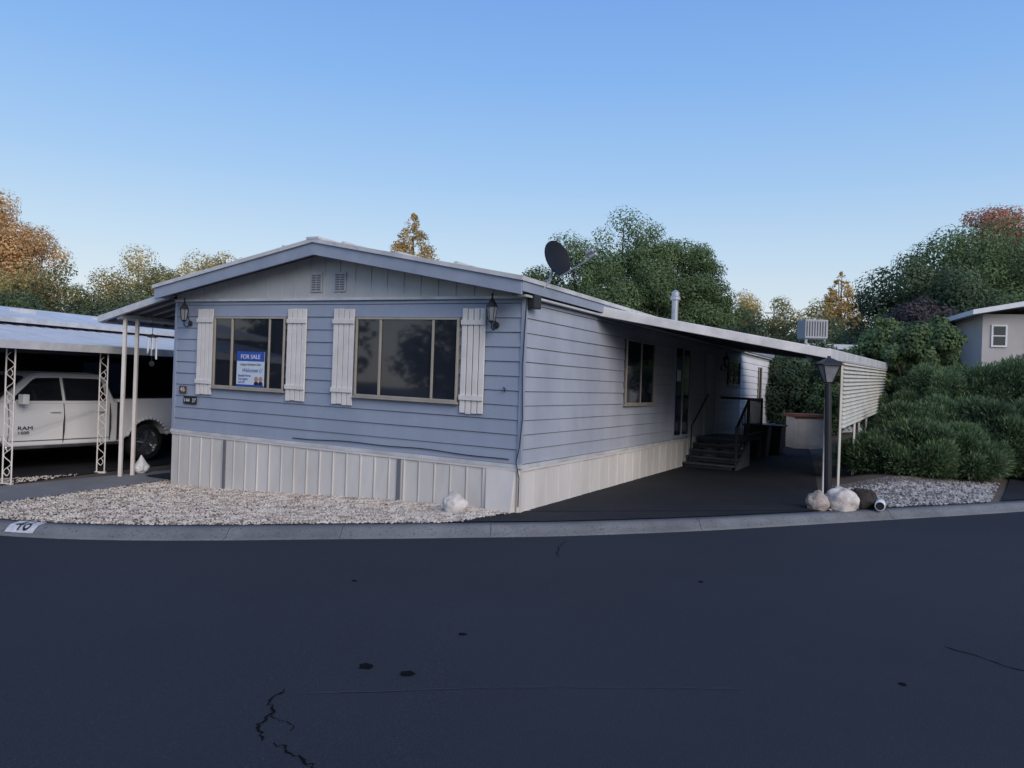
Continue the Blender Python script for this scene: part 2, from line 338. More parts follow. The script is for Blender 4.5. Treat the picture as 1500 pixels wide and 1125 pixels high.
def window(T,a0,a1,z0,z1,mul,glass=m_glass,fw=.032):
    b=MB(); ed=[a0]+sorted(mul)+[a1]
    for i,(p,q) in enumerate(zip(ed[:-1],ed[1:])):
        o=.046-(i%2)*.008; tl=random.uniform(-.003,.003); b.hexa([T(p,.0,z0+.01),T(q,.0,z0+.01),T(q,o+tl,z0+.01),T(p,o,z0+.01)],[T(p,.0,z1-.01),T(q,.0,z1-.01),T(q,o,z1-.01),T(p,o-tl,z1-.01)])
    w=b.build('window',hs,[glass]); b=MB()
    b.box((a0,.0,z0),(a1,.068,z0+fw),T); b.box((a0,.0,z1-fw),(a1,.068,z1),T); b.box((a0,.0,z0+fw),(a0+fw,.067,z1-fw),T); b.box((a1-fw,.0,z0+fw),(a1,.067,z1-fw),T)
    for m in mul: b.box((m-.018,.03,z0+fw),(m+.018,.062,z1-fw),T)
    b.box((a0-.02,.0,z0-.03),(a1+.02,.08,z0-.001),T)
    b.build('frame',w,[m_frame],bevel=.004); return w
window(TF,4.32,5.95,1.46,2.66,(5.52,4.66)); window(TF,1.01,2.86,1.46,2.66,(2.395,1.447))
window(TS,4.0,5.7,1.46,2.66,(4.85,)); window(TS,12.4,13.9,1.95,2.62,(13.15,)); window(TS,16.9,17.4,1.5,2.6,())
def door(a0,a1,slide=False):
    b=MB(); b.box((a0,.0,.68),(a1,.05,2.68),TS); d=b.build('door',hs,[m_glass2 if slide else m_wallside])
    b=MB(); b.box((a0-.06,.0,.66),(a0,.07,2.74),TS); b.box((a1,.0,.66),(a1+.06,.07,2.74),TS); b.box((a0,.0,2.68),(a1,.07,2.74),TS)
    if slide:
        m=(a0+a1)/2; b.box((m-.03,.05,.68),(m+.03,.066,2.68),TS); b.box((a0,.05,.68),(a1,.064,.76),TS)
    b.build('frame',d,[m_fascia])
    b=MB(); p=TS(a0+.1,.05,1.65); q=TS(a0+.1,.11,1.65); b.tube(p,q,.03,.035); b.build('handle',d,[m_chrome])
    return d
dd=door(7.15,8.35,True); door(9.9,10.8)
b=MB(); b.box((7.30,.051,1.95),(7.60,.056,2.30),TS); b.box((7.30,.0561,2.2),(7.60,.0575,2.30),TS,1); b.build('paper_notice',dd,[m_wht,m_signb])
for a0,a1 in ((.58,.97),(2.90,3.32),(3.87,4.28),(5.99,6.38)):
    b=MB(); n=4; w=(a1-a0)/n
    for i in range(n):
        dz=random.uniform(-.012,.012); b.box((a0+i*w+.008,.03,1.31+dz),(a0+(i+1)*w-.008,.052,2.79+dz*.5),TF)
    for z in (1.5,2.56): b.box((a0+.0,.052,z),(a1,.074,z+.07),TF)
    b.build('shutter',hs,[m_shut],bevel=.003)
def lantern(T,a,z):
    b=MB(); b.rev([(.05,0),(.05,.02),(.02,.03)],T(a,.03,z-.12),Vector(T(a,1,z))-Vector(T(a,0,z)),10)
    b.path([T(a,.04,z-.12),T(a,.10,z-.19),T(a,.16,z-.17),T(a,.17,z-.1)],.010)
    b.path([T(a,.04,z-.12),T(a,.08,z-.02),T(a,.12,z+.03),T(a,.17,z+.16)],.008)
    c=T(a,.17,z-.1); b.rev([(.02,0),(.045,.02),(.05,.03)],c,(0,0,1),6); b.rev([(.085,.22),(.06,.27),(.02,.33),(.01,.37),(.018,.38),(.005,.42)],c,(0,0,1),6)
    for i in range(6):
        t=i*math.pi/3; b.tube(Vector(c)+Vector((.05*math.cos(t),.05*math.sin(t),.03)),Vector(c)+Vector((.078*math.cos(t),.078*math.sin(t),.22)),.005,n=4)
    o=b.build('wall_lantern',hs,[m_dark])
    b=MB(); b.rev([(.04,.03),(.068,.22)],c,(0,0,1),6); b.build('lamp_glass',o,[m_lglass])
lantern(TF,.42,2.68); lantern(TF,6.58,2.66); lantern(TS,11.5,2.5)
xd=Vector(TF(0,0,0))-Vector(TF(1,0,0)); xd.z=0; xd.normalize()
def plaque(a0,a1,z0,z1,mat,txt,size,tm):
    b=MB(); b.box((a0,.032,z0),(a1,.046,z1),TF); p=b.build('number_plaque',hs,[mat],bevel=.004)
    text(txt,size,Vector(TF((a0+a1)/2,.048,z0+.03)),xd,(0,0,1),tm,p,align='CENTER')
m_brown=M('brown_plaque',(.12,.06,.04),.5)
plaque(6.62,6.80,1.31,1.44,m_brown,'46',.12,m_wht); plaque(6.35,6.68,1.13,1.26,m_dark,'144  37',.10,m_wht)
b=MB(); b.path([TF(4.1-3.95*i/24,.032,.72+.03*math.sin(i/24*3.1)-.008*math.sin(i/24*17)) for i in range(25)],.007); b.build('cable',hs,[m_cabl])
b=MB(); b.path([TF(-.04,.03,2.9),TF(-.02,.05,2.0),TF(-.05,.05,1.3),TF(-.02,.06,.9),TF(.02,.07,.70),TF(-.03,.06,.5),TF(-.03,.06,.1)],.007); b.build('cable',hs,[m_cabl])
b=MB(); b.path([TF(.27,.035,1.71),TF(.24,.045,1.68),TF(.25,.045,1.64)],.008); b.build('hook',hs,[m_cabl])
# sale sign
sg=root('for_sale_sign',TF(5.06,.045,1.48),'blue and white for-sale sign standing in front window','sign')
b=MB(); b.box((4.75,.050,1.50),(5.38,.057,2.08),TF); b.build('panel',sg,[m_signw])
b=MB(); b.box((4.75,.0571,1.92),(5.38,.059,2.08),TF); b.build('banner',sg,[m_signb])
b=MB(); b.box((4.75,.0571,1.50),(5.38,.059,1.53),TF); b.build('banner',sg,[m_signb])
text('FOR SALE',.105,TF(5.065,.061,1.96),xd,(0,0,1),m_wht,sg,align='CENTER',depth=.002)
text('Living in Gracious Care',.055,TF(5.065,.060,1.85),xd,(0,0,1),m_black,sg,align='CENTER',shear=.4,sx=.9)
text('Welcomes U',.095,TF(5.03,.060,1.74),xd,(0,0,1),m_blueink,sg,align='CENTER',shear=.4,sx=.9)
text('Beautiful Homes\nYour Agents\nCall 24/7',.055,TF(5.34,.060,1.66),xd,(0,0,1),m_blueink,sg,sx=.8)
for u in (4.92,4.82):
    b=MB(); b.rev([(.001,0),(.045,.001),(.001,.003)],TF(u,.058,1.625),Vector(TF(0,1,0))-Vector(TF(0,0,0)),14)
    b.poly([TF(u+.05,.0605,1.53),TF(u+.045,.0605,1.575),TF(u,.0605,1.59),TF(u-.045,.0605,1.575),TF(u-.05,.0605,1.53)],1); b.build('portrait',sg,[m_skin,m_black])
# ------------------------------------------------------------------ satellite dish
sd=root('satellite_dish',(.62,10.7,3.1),'dark grey satellite dish on bent arm at roof corner','satellite dish')
n=Vector((.62,-.72,.30)).normalized(); c=Vector((.57,10.72,3.53))
up=(Vector((0,0,1))-n*n.z).normalized(); sdv=n.cross(up)
b=MB(); R=9
rr=[.26*i/R for i in range(R+1)]
for side in (0,-.012):
    b0=len(b.v)
    for r in rr:
        for i in range(28):
            t=2*math.pi*i/28; b.v.append(tuple(c+n*(.75*r*r+side-.04)+sdv*math.cos(t)*r*.92+up*math.sin(t)*r))
    for k_ in range(R):
        for i in range(28):
            j=(i+1)%28; b.f.append((b0+k_*28+i,b0+k_*28+j,b0+(k_+1)*28+j,b0+(k_+1)*28+i)); b.m.append(0)
b.build('reflector',sd,[m_dish],smooth=True,recalc=False)
b=MB(); lo=c-up*.27; tip=Vector((1.02,10.42,3.50)); b.tube(lo,tip,.012); b.tube(lo-n*.03,c-n*.08,.018)
b.tube(c-n*.07+Vector((0,0,-.05)),Vector((.48,10.75,3.22)),.02); b.path([Vector((.48,10.75,3.22)),Vector((.30,10.6,2.98)),Vector((.22,10.52,2.95))],.02)
b.tube(Vector((.48,10.75,3.24)),Vector((.25,11.0,3.17)),.010)
b.build('arm',sd,[m_alum])
for o_ in ((0,0,.02),(-.05,0,.07)):
    b=MB(); b.rev([(.015,-.04),(.032,-.03),(.032,.07),(.02,.08)],tip+Vector(o_),(.7,-.4,.35),10); b.build('receiver',sd,[m_alum])
b=MB(); b.box((-.10,.1,2.80),(.0,.32,3.0),lambda u,v,z:TH(u-.04,v-.1,z)); b.build('bracket',sd,[m_dark],bevel=.01)
# ------------------------------------------------------------------ carport awning
cp=root('carport_awning',(5,14,0),'white metal carport awning attached along side of home','carport')
I0=Vector(TH(-.06,2.6,3.02)); I1=Vector(TH(-.06,14.0,3.05)); P0=Vector((5.26,12.9,2.46)); P1=Vector((10.7,21.9,2.62))
def CA(s,t,dz):
    p=I0.lerp(I1,t).lerp(P0.lerp(P1,t),s); return (p.x,p.y,p.z+dz)
b=MB(); b.box((0,0,.0),(1,1,.03),CA)
for i in range(34):
    t=(i+.5)/34; b.box((0,t-.003,-.045),(1,t+.003,-.001),CA,1)
for i in range(34):
    t=(i)/34; b.box((0,t+.004,.031),(1,t+.009,.06),CA,0)
b.box((0,.001,-.004),(1,.999,-.0005),CA,1)
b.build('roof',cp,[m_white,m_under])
b=MB(); b.box((-.0,-.008,-.085),(1.01,.0,.075),CA); b.box((1.0,0,-.10),(1.015,1,.085),CA); b.box((0,1.0,-.07),(1,1.006,.07),CA); b.build('fascia',cp,[m_white],bevel=.01)
b=MB(); b.box((.9,.005,-.16),(.93,.995,-.046),CA); b.build('beam',cp,[m_under])
def line(k_): return P0.lerp(P1,k_/1.25)
for k_ in (0,.55,.9,1.24):
    p=line(k_); g=gf(p.x,p.y); b=MB(); x,y=p.x-(-.02 if k_==0 else .03),p.y+.05
    b.box((x-.022,y-.022,g-.05),(x+.022,y+.022,p.z-.05)); b.build('post',cp,[m_white],bevel=.006)
b=MB(); A=line(.19); B=line(1.1)
for i in range(17):
    z0=-1.33+i*.078
    def sl(p,z,o): return (p.x+o*.85,p.y-o*.5,p.z+z)
    za,zb_=z0,z0*.88
    b.hexa([sl(A,za,.03),sl(B,zb_,.03),sl(B,zb_+.005,.06),sl(A,za+.005,.06)],[sl(A,za+.07,-.02),sl(B,zb_+.062,-.02),sl(B,zb_+.066,.0),sl(A,za+.075,.0)])
for k_ in (.19,.42,.65,.88,1.1):
    p=line(k_); g=gf(p.x,p.y); b.box((p.x-.02,p.y-.02,g-.05),(p.x+.02,p.y+.02,p.z-.05))
b.build('privacy_screen',cp,[m_screen])
# ------------------------------------------------------------------ porch awning
pa=root('porch_awning',(-7,15,-.25),'pale metal porch awning on slim posts beside home','awning')
J0=Vector(TH(Wd+.1,-.1,3.02)); J1=Vector(TH(Wd+.1,12,3.0)); Q0=Vector((-7.75,14.55,2.72)); Q1=Q0+(J1-J0)
def PAW(s,t,dz):
    p=J0.lerp(J1,t).lerp(Q0.lerp(Q1,t),s); return (p.x,p.y,p.z+dz)
b=MB(); b.box((0,0,0),(1,1,.03),PAW)
for i in range(40):
    t=(i+.5)/40; b.box((0,t-.004,-.04),(1,t+.004,-.001),PAW,1)
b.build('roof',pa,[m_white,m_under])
b=MB(); b.box((0,-.006,-.06),(1.03,0,.06),PAW); b.box((1.0,0,-.07),(1.03,1,.06),PAW); b.build('fascia',pa,[m_white])
for t in (0.01,.031,.40,.8):
    p=Vector(PAW(.74,t,0)); g=gf(p.x,p.y); b=MB(); b.box((p.x-.03,p.y-.03,g-.03),(p.x+.03,p.y+.03,p.z)); b.build('post',pa,[m_shut],bevel=.005)
b=MB(); b.box((.70,0,-.10),(.78,1,-.041),PAW); b.build('beam',pa,[m_white])
wx,wy=-6.55,14.0
wc=root('wind_chime',(wx,wy,2.1),'grey metal wind chime hanging beneath porch awning','wind chime')
b=MB(); b.tube((wx,wy,2.87),(wx,wy,2.42),.006,n=4); b.rev([(.01,.06),(.09,.03),(.09,0),(.05,-.01)],(wx,wy,2.38),(0,0,1),12); b.tube((wx,wy,2.38),(wx,wy,1.9),.004,n=4); b.rev([(.001,0),(.05,.004),(.001,.008)],(wx,wy,1.9),(0,1,0),12); b.build('hanger',wc,[m_dark])
for i in range(6):
    t=i*1.047; x,y=wx+.08*math.cos(t),wy+.08*math.sin(t); b=MB(); b.tube((x,y,2.37),(x,y,1.98+.035*i),.015); b.build('tube',wc,[m_wht])
bx_,by_=-7.13,14.95; gz=gf(bx_,by_)
bm=bmesh.new(); bmesh.ops.create_icosphere(bm,subdivisions=4,radius=1)
for v in bm.verts:
    q=v.co.copy(); d=1+.22*noise.noise(q*2.2)+.10*noise.noise(q*6); h=q.z; rr_=.145*d
    if h>.55: rr_*=max(.25,1-(h-.55)*1.7)
    v.co=Vector((q.x*rr_,q.y*rr_,max(0.0,.11+.12*h+(max(0,h-.55)*.30))))
bmesh.ops.recalc_face_normals(bm,faces=bm.faces)
me=bpy.data.meshes.new('plastic_bag'); bm.to_mesh(me); bm.free(); me.materials.append(m_wht)
for p in me.polygons: p.use_smooth=True
ob=bpy.data.objects.new('plastic_bag',me); ob.location=(bx_,by_,gz+.025); COL.objects.link(ob); ob['label']='tied white plastic bag standing beside porch post'; ob['category']='bag'
b=MB(); b.box((-.4,-.25,0),(.4,.25,.015),lambda x,y,z:(-6.35+ca*x+sa*y,14.55-sa*x+ca*y,gf(-6.35,14.55)+.045+z)); b.build('door_mat',None,[m_dark],label='dark flat mat lying on concrete path',cat='mat')
# ------------------------------------------------------------------ steps
st=root('entry_steps',TH(-.6,9,0),'dark wooden entry steps with black railing beside home','steps')
b=MB(); nS=5; rs=.66/nS
for i in range(nS):
    v=8.0+i*.27
    b.box((-1.15,v+.02,(i)*rs+.02),(-.08,v+.05,(i+1)*rs-.03),TH); b.box((-1.2,v-.02,(i+1)*rs-.03),(-.06,v+.3,(i+1)*rs),TH,1)
b.box((-1.2,9.3,.6),(-.06,11.2,.655),TH)
sp_=((8.0,0.02),(9.5,.02),(9.5,.62),(9.3,.62))
b.prism([TH(-1.2,a,z) for a,z in sp_],[TH(-1.24,a,z) for a,z in sp_],1)
for v in (9.4,11.15):
    for u in (-1.15,-.12): b.box((u-.04,v-.04,0),(u+.04,v+.04,.6),TH)
b.build('stair',st,[m_wood,m_tread])
b=MB(); b.path([TH(-1.2,8.1,.95),TH(-1.2,9.4,1.6),TH(-1.2,11.1,1.6),TH(-.15,11.1,1.6)],.03); b.path([TH(-1.2,9.4,.78),TH(-1.2,11.1,.78)],.018); b.path([TH(-1.2,8.12,.28),TH(-1.2,9.4,.85)],.018)
for v in list(np.arange(8.12,9.4,.16)): 
    z=.95+(v-8.1)*.5; b.tube(TH(-1.2,v,z-.68),TH(-1.2,v,z),.012,n=5)
for v in np.arange(9.4,11.2,.14): b.tube(TH(-1.2,v,.66),TH(-1.2,v,1.6),.012,n=5)
for v in (8.12,9.4,11.1): b.tube(TH(-1.2,v,.1 if v<9 else .6),TH(-1.2,v,1.0 if v<9 else 1.64),.03)
b.path([TH(-.2,8.1,.95),TH(-.2,9.4,1.6)],.02); b.tube(TH(-.2,8.1,.1),TH(-.2,8.1,.95),.018)
b.build('railing',st,[m_dark])
for k_,(u,v,w,h) in enumerate(((-.85,12.6,.65,.85),(-.9,14.0,.85,.8))):
    rt_=root('storage_bin',TH(u,v,0),'black lidded storage bin standing against home','bin','storage bins beside home')
    b=MB(); f=.06
    b.hexa([TH(u-w/2+f,v-w/2+f,.02),TH(u+w/2-f,v-w/2+f,.02),TH(u+w/2-f,v+w/2-f,.02),TH(u-w/2+f,v+w/2-f,.02)],[TH(u-w/2,v-w/2,h),TH(u+w/2,v-w/2,h),TH(u+w/2,v+w/2,h),TH(u-w/2,v+w/2,h)]); b.build('body',rt_,[m_dark],bevel=.03)
    b=MB(); b.box((u-w/2-.03,v-w/2-.03,h+.003),(u+w/2+.03,v+w/2+.03,h+.06),TH); b.build('lid',rt_,[m_dark],bevel=.02)
cb=root('utility_cabinet',(9.6,25,.0),'white masonry cabinet with terracotta coloured top','cabinet')
b=MB(); b.box((9.1,24.7,-.3),(10.05,25.5,1.02)); b.box((9.2,24.69,.1),(9.95,24.7,.95)); b.build('body',cb,[m_shut],bevel=.02)
b=MB(); b.box((9.03,24.62,1.023),(10.12,25.56,1.13)); b.build('top',cb,[m_terr],bevel=.02)
# ------------------------------------------------------------------ lamp post
lx,ly=5.10,12.45; gz=gf(lx,ly)
lp=root('lamp_post',(lx,ly,gz),'black garden lamp post with tapered four-sided lantern','lamp post')
b=MB(); b.rev([(.085,-.05),(.085,.06),(.062,.12),(.058,1.0),(.05,1.9),(.05,1.92),(.05,1.95)],(lx+.06,ly,gz),(-.03,0,1),12); b.build('post',lp,[m_dark])
b=MB(); z=gz+1.95; X=lx
b.rev([(.07,0),(.08,.02)],(X,ly,z),(0,0,1),4,up=(1,1,0)); b.rev([(.235,.29),(.235,.31),(.10,.385),(.03,.41),(.03,.44)],(X,ly,z),(0,0,1),4,up=(1,1,0))
for i in range(4):
    t=math.pi/4+i*math.pi/2; dx,dy=math.cos(t),math.sin(t); b.tube((X+.08*dx,ly+.08*dy,z+.02),(X+.2*dx,ly+.2*dy,z+.30),.012,n=4)
b.build('lantern_frame',lp,[m_dark]); b=MB(); b.rev([(.07,.022),(.185,.288)],(X,ly,z),(0,0,1),4,up=(1,1,0)); b.build('lantern_glass',lp,[m_lglass])
# ------------------------------------------------------------------ rocks
def rock(name,x,y,rx,ry,rz_,mat,label,cat='rock',seed=0,lift=0):
    bm=bmesh.new(); bmesh.ops.create_icosphere(bm,subdivisions=4,radius=1); r=random.Random(seed); o=Vector((r.random()*10,r.random()*10,r.random()*10))
    for v in bm.verts:
        d=1+.34*noise.noise(v.co*1.3+o)+.13*noise.noise(v.co*4+o)+.04*noise.noise(v.co*11+o); v.co=Vector((v.co.x*rx*d,v.co.y*ry*d,max(v.co.z,-.6)*rz_*d))
    me=bpy.data.meshes.new(name); bm.to_mesh(me); bm.free(); me.materials.append(mat)
    for p in me.polygons: p.use_smooth=True
    ob=bpy.data.objects.new(name,me); COL.objects.link(ob); ob.location=(x,y,gf(x,y)+rz_*.5+lift); ob['label']=label; ob['category']=cat
rock('boulder',-.72,10.42,.17,.15,.17,m_rockw,'rounded pale boulder against home skirting',seed=3)
rock('boulder',4.72,11.78,.17,.15,.19,m_rockt,'tan angular boulder beside lamp post',seed=5)
rock('boulder',5.14,11.9,.24,.2,.25,m_rockw,'large white boulder beside lamp post',seed=8)
rock('tree_stump',5.60,12.15,.25,.2,.19,M('stump_bark',(.06,.048,.04),.95,(.018,.015,.013),14,1.,40),'dark rough tree stump among white stones','stump',seed=11,lift=.02)
pp=root('drain_pipe',(5.65,11.9,.05),'short white drain pipe lying on gravel','pipe')
b=MB(); g=gf(5.68,11.9)+.09; b.rev([(.062,0),(.075,0),(.075,.3),(.062,.3)],(5.68,11.78,g),(.5,1,.05),16,caps=False); b.build('pipe_body',pp,[m_wht],smooth=True); b=MB(); b.rev([(.061,.02),(.061,.03)],(5.68,11.78,g),(.5,1,.05),16); b.build('pipe_bore',pp,[m_dark])
kx=-6.13
kn=root('kerb_number',(kx,G(kx)+.3,-.25),'worn white painted patch with black house number on kerb','number')
pz_o=[p[0] for p in prof[1:-1]]; pz_z=[p[1] for p in prof[1:-1]]
pz_o[0]=-.001
def KN(x,o,dz): return (x,G(x)+o,gb(x)+float(np.interp(o,pz_o,pz_z))+dz)
b=MB()
for i in range(8):
    x0=kx-.20+i*.05; x1=x0+.05
    for o0,o1 in ((.11,.17),(.17,.22),(.22,.41)): b.poly([KN(x0,o0,.005),KN(x1,o0,.005),KN(x1,o1,.005),KN(x0,o1,.005)])
b.build('painted_patch',kn,[m_patch],recalc=False)
t_=text('46',.34,(0,0,0),(1,0,0),(0,1,0),m_black,None,'lettering',align='CENTER',sx=.72,depth=0)
bm=bmesh.new(); bm.from_mesh(t_.data)
for o_ in (.17,.22): bmesh.ops.bisect_plane(bm,geom=bm.verts[:]+bm.edges[:]+bm.faces[:],plane_co=(0,o_-.135,0),plane_no=(0,1,0))
wk=W0(kn)
for v in bm.verts:
    q=Vector(KN(kx+v.co.x,.135+v.co.y,.010)); v.co=q-wk
bm.to_mesh(t_.data); bm.free(); t_.parent=kn
# ------------------------------------------------------------------ truck
tk=root('pickup_truck',(-8.84,17.45,-.21),'white crew-cab pickup truck parked beneath neighbouring carport','pickup truck')
TKO=Vector((-8.84,17.45,-.21)); fw=Vector((-sa,-ca,0)); lf=Vector((ca,-sa,0))
def TK(x,y,z): return TKO+fw*x+lf*y+Vector((0,0,z))
def arch(cx,r=.50,cz=.42,n=14,z0=.5):
    t0=math.asin((z0-cz)/r); return [(cx-r*math.cos(t0+(math.pi-2*t0)*i/n),cz+r*math.sin(t0+(math.pi-2*t0)*i/n)) for i in range(n+1)]
prof_bed=[(-1.2,.62)]+arch(0,z0=.56)+[(.62,.46),(.70,.46),(.70,1.36),(-1.2,1.38)]
prof_cab=[(.715,.46),(2.95,.46)]+arch(3.57,z0=.56)+[(4.35,.52),(4.45,.75),(4.47,1.05),(4.38,1.17),(3.85,1.26),(3.05,1.30),(.715,1.30)]
def yw(z,s): 
    t=(z-.46)/.9; return s*(.93+.075*math.sin(math.pi*min(1,max(0,t*.9+.08))))
b=MB()
for P in (prof_cab,prof_bed):
    b.loft([[TK(x,f*yw(z,1)*.999,z-(.0 if abs(f)<1 else .03 if z>1.1 else 0)) for x,z in P] for f in (-1,-.955,.955,1)])
b.build('body',tk,[m_truck],bevel=.03,seg=3)
lev=[(1.27,.74,3.12,.955),(1.80,.90,2.46,.79),(1.86,.98,2.34,.73),(1.895,1.12,2.14,.60)]
b=MB(); rings=[]
for z,xa,xb,y in lev: rings.append([TK(xa,y-.06,z),TK(xa+.06,y,z),TK(xb-.07,y,z),TK(xb,y-.09,z),TK(xb+.02,0,z),TK(xb,-y+.09,z),TK(xb-.07,-y,z),TK(xa+.06,-y,z),TK(xa,-y+.06,z),TK(xa-.01,0,z)])
b.loft(rings); b.build('cab',tk,[m_truck],bevel=.015)
zl=[l[0] for l in lev]
def gs(x,z,o=.016): return TK(x,float(np.interp(z,zl,[l[3] for l in lev]))+o,z)
def sidewin(Q):
    b=MB(); b.prism([gs(x,z,-.01) for x,z in Q],[gs(x,z,.012) for x,z in Q]); b.build('window',tk,[m_glass2])
    b=MB()
    for a,c in zip(Q,Q[1:]+Q[:1]): b.tube(gs(*a),gs(*c),.011,n=5)
    b.build('window_trim',tk,[m_dark])
sidewin([(1.93,1.34),(2.88,1.34),(2.80,1.42),(2.45,1.72),(2.38,1.755),(1.93,1.77)]); sidewin([(1.00,1.34),(1.85,1.34),(1.85,1.77),(1.12,1.76),(1.04,1.70)])
b=MB(); wsp=[(3.07,.80,1.34),(3.07,-.80,1.34),(2.52,-.66,1.77),(2.52,.66,1.77)]
b.prism([TK(x+.0,y,z) for x,y,z in wsp],[TK(x+.035,y,z+.03) for x,y,z in wsp]); b.build('windscreen',tk,[m_glass2])
b=MB()
for x in (.90,1.89,2.95):
    for z0,z1 in ((.5,.75),(.75,1.0),(1.0,1.27)): b.hexa([TK(x-.005,.9,z0),TK(x+.005,.9,z0),TK(x+.005,yw(z0,1)+.003,z0),TK(x-.005,yw(z0,1)+.003,z0)],[TK(x-.005,.9,z1),TK(x+.005,.9,z1),TK(x+.005,yw(z1,1)+.003,z1),TK(x-.005,yw(z1,1)+.003,z1)])
b.box((.9,.9,.56),(2.93,yw(.56,1)+.003,.568),TK); b.box((.702,.9,.5),(.713,.985,1.30),TK)
b.build('door_seam',tk,[m_dark])
for cx in (0,3.57):
    b=MB(); A_=arch(cx,r=.515,z0=.56); b.path([TK(x,yw(z,1)-.005,z) for x,z in A_],.03,8); b.build('wheel_arch',tk,[m_truck],smooth=True)
b=MB(); b.box((.6,.9,.40),(2.98,.97,.47),TK); b.build('side_step',tk,[m_chrome],bevel=.02)
for x in (1.98,1.02):
    b=MB(); b.box((x,.985,1.10),(x+.2,1.03,1.14),TK); b.build('door_handle',tk,[m_truck],bevel=.012)
b=MB(); b.box((2.76,.93,1.31),(2.82,1.10,1.35),TK); b.box((2.72,1.06,1.27),(2.84,1.24,1.46),TK); b.build('wing_mirror',tk,[m_truck],bevel=.035,seg=3)
b=MB(); b.box((4.4,-.97,.55),(4.62,.97,.85),TK); b.build('bumper',tk,[m_chrome],bevel=.04)
b=MB(); b.box((-1.38,-.95,.55),(-1.2,.95,.78),TK); b.build('bumper',tk,[m_chrome],bevel=.03)
b=MB(); b.box((4.25,.70,.95),(4.49,.985,1.14),TK); b.build('headlight',tk,[m_chrome],bevel=.02)
b=MB(); b.box((-1.225,.86,.95),(-1.10,1.0,1.33),TK); b.build('tail_light',tk,[m_redink],bevel=.02)
b=MB(); b.box((-1.1,-.88,1.34),(.62,.88,1.395),TK); b.build('bed_cover',tk,[m_dark])
b=MB(); b.box((-1.0,-.72,.45),(4.3,.72,.62),TK); b.build('chassis',tk,[m_dark])
for x in (0,3.57):
    for s in (1,-1):
        c=TK(x,s*.68,.41); b=MB(); b.rev([(.27,0),(.38,0),(.405,.03),(.41,.13),(.405,.23),(.38,.265),(.28,.265)],c,lf*s,32,caps=False); w=b.build('wheel',tk,[m_tyre],smooth=True)
        b=MB(); b.rev([(.28,.0),(.285,.255),(.265,.262),(.25,.20),(.24,.10),(.05,.10)],c,lf*s,32,caps=False)
        for i in range(5):
            t=i*2*math.pi/5+.3
            for dt in (-.16,.16):
                p0=Vector(c)+lf*s*.235+(fw*math.cos(t)+Vector((0,0,1))*math.sin(t))*.04; p1=Vector(c)+lf*s*.225+(fw*math.cos(t+dt)+Vector((0,0,1))*math.sin(t+dt))*.26; b.tube(p0,p1,.030,.02,6)
        b.rev([(.07,.2),(.07,.25),(.04,.26)],c,lf*s,16); b.build('rim',w,[m_chrome])
m_ramk=M('badge_black',(.02,.02,.025),.4)
text('RAM',.095,TK(2.80,1.006,.78),-fw,(0,0,1),m_ramk,tk,'badge',sx=1.5,depth=.003); text('1500',.07,TK(2.80,1.006,.70),-fw,(0,0,1),m_ramk,tk,'badge',sx=1.6,depth=.003)
# ------------------------------------------------------------------ neighbour carport + home
nd=Vector((.27,.963,0)).normalized(); npv=Vector((-nd.y,nd.x,0)); E0=Vector((-7.94,15,0))
def NC(k_,s,z): p=E0+nd*k_+npv*s; return (p.x,p.y,z+.0066*k_)
nc=root('neighbour_carport',(-9,15,-.25),'low pale blue metal carport with ornamental iron posts','carport')
b=MB(); b.hexa([NC(-5,-.15,2.13),NC(16,-.15,2.13),NC(16,4.3,2.66),NC(-5,4.3,2.66)],[NC(-5,-.15,2.17),NC(16,-.15,2.17),NC(16,4.3,2.72),NC(-5,4.3,2.72)])
for i in range(62):
    k_=-4.9+i*.34; b.hexa([NC(k_,-.15,2.171),NC(k_+.05,-.15,2.171),NC(k_+.05,4.3,2.721),NC(k_,4.3,2.721)],[NC(k_,-.15,2.20),NC(k_+.05,-.15,2.20),NC(k_+.05,4.3,2.75),NC(k_,4.3,2.75)])
b.build('roof',nc,[m_neigh])
b=MB(); b.box((-5,-.2,2.08),(16,-.155,2.22),NC); b.build('fascia',nc,[m_white])
b=MB(); b.box((-5,.25,2.02),(16,.32,2.12),NC); b.build('beam',nc,[m_neighw])
def ironpost(x,y,ztop):
    b=MB(); g=gf(x,y); w=.075
    for s in (-w,w): b.tube((x+s,y,g-.03),(x+s,y,ztop),.013,n=6)
    z=g+.15; i=0
    while z<ztop-.2:
        sg_=(1 if i%2 else -1)
        b.path([(x+(w-.012)*math.sin(t)*sg_,y,z+.14*(t/math.pi)) for t in np.linspace(0,math.pi,7)],.007,5)
        if i%3==0: b.path([(x-(w-.012)*math.sin(t)*sg_*.7,y,z+.14*(t/math.pi)) for t in np.linspace(0,math.pi,7)],.007,5)
        z+=.14; i+=1
    b.box((x-.1,y-.03,g-.01),(x+.1,y+.03,g+.03)); b.box((x-.1,y-.03,ztop-.02),(x+.1,y+.03,ztop+.02))
    b.build('ornamental_post',nc,[m_shut])
ironpost(-8.52,13.1,2.12); ironpost(-7.94,15.0,2.12); ironpost(-6.95,18.6,2.14)
nh=root('neighbour_home',(-14,20,-.2),'long low neighbouring mobile home with white roof','house')
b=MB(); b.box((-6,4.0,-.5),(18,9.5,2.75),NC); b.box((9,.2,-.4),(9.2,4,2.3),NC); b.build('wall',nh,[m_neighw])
b=MB(); b.hexa([NC(-6.3,3.8,2.75),NC(18,3.8,2.75),NC(18,6.8,3.2),NC(-6.3,6.8,3.2)],[NC(-6.3,3.8,2.87),NC(18,3.8,2.87),NC(18,6.8,3.32),NC(-6.3,6.8,3.32)])
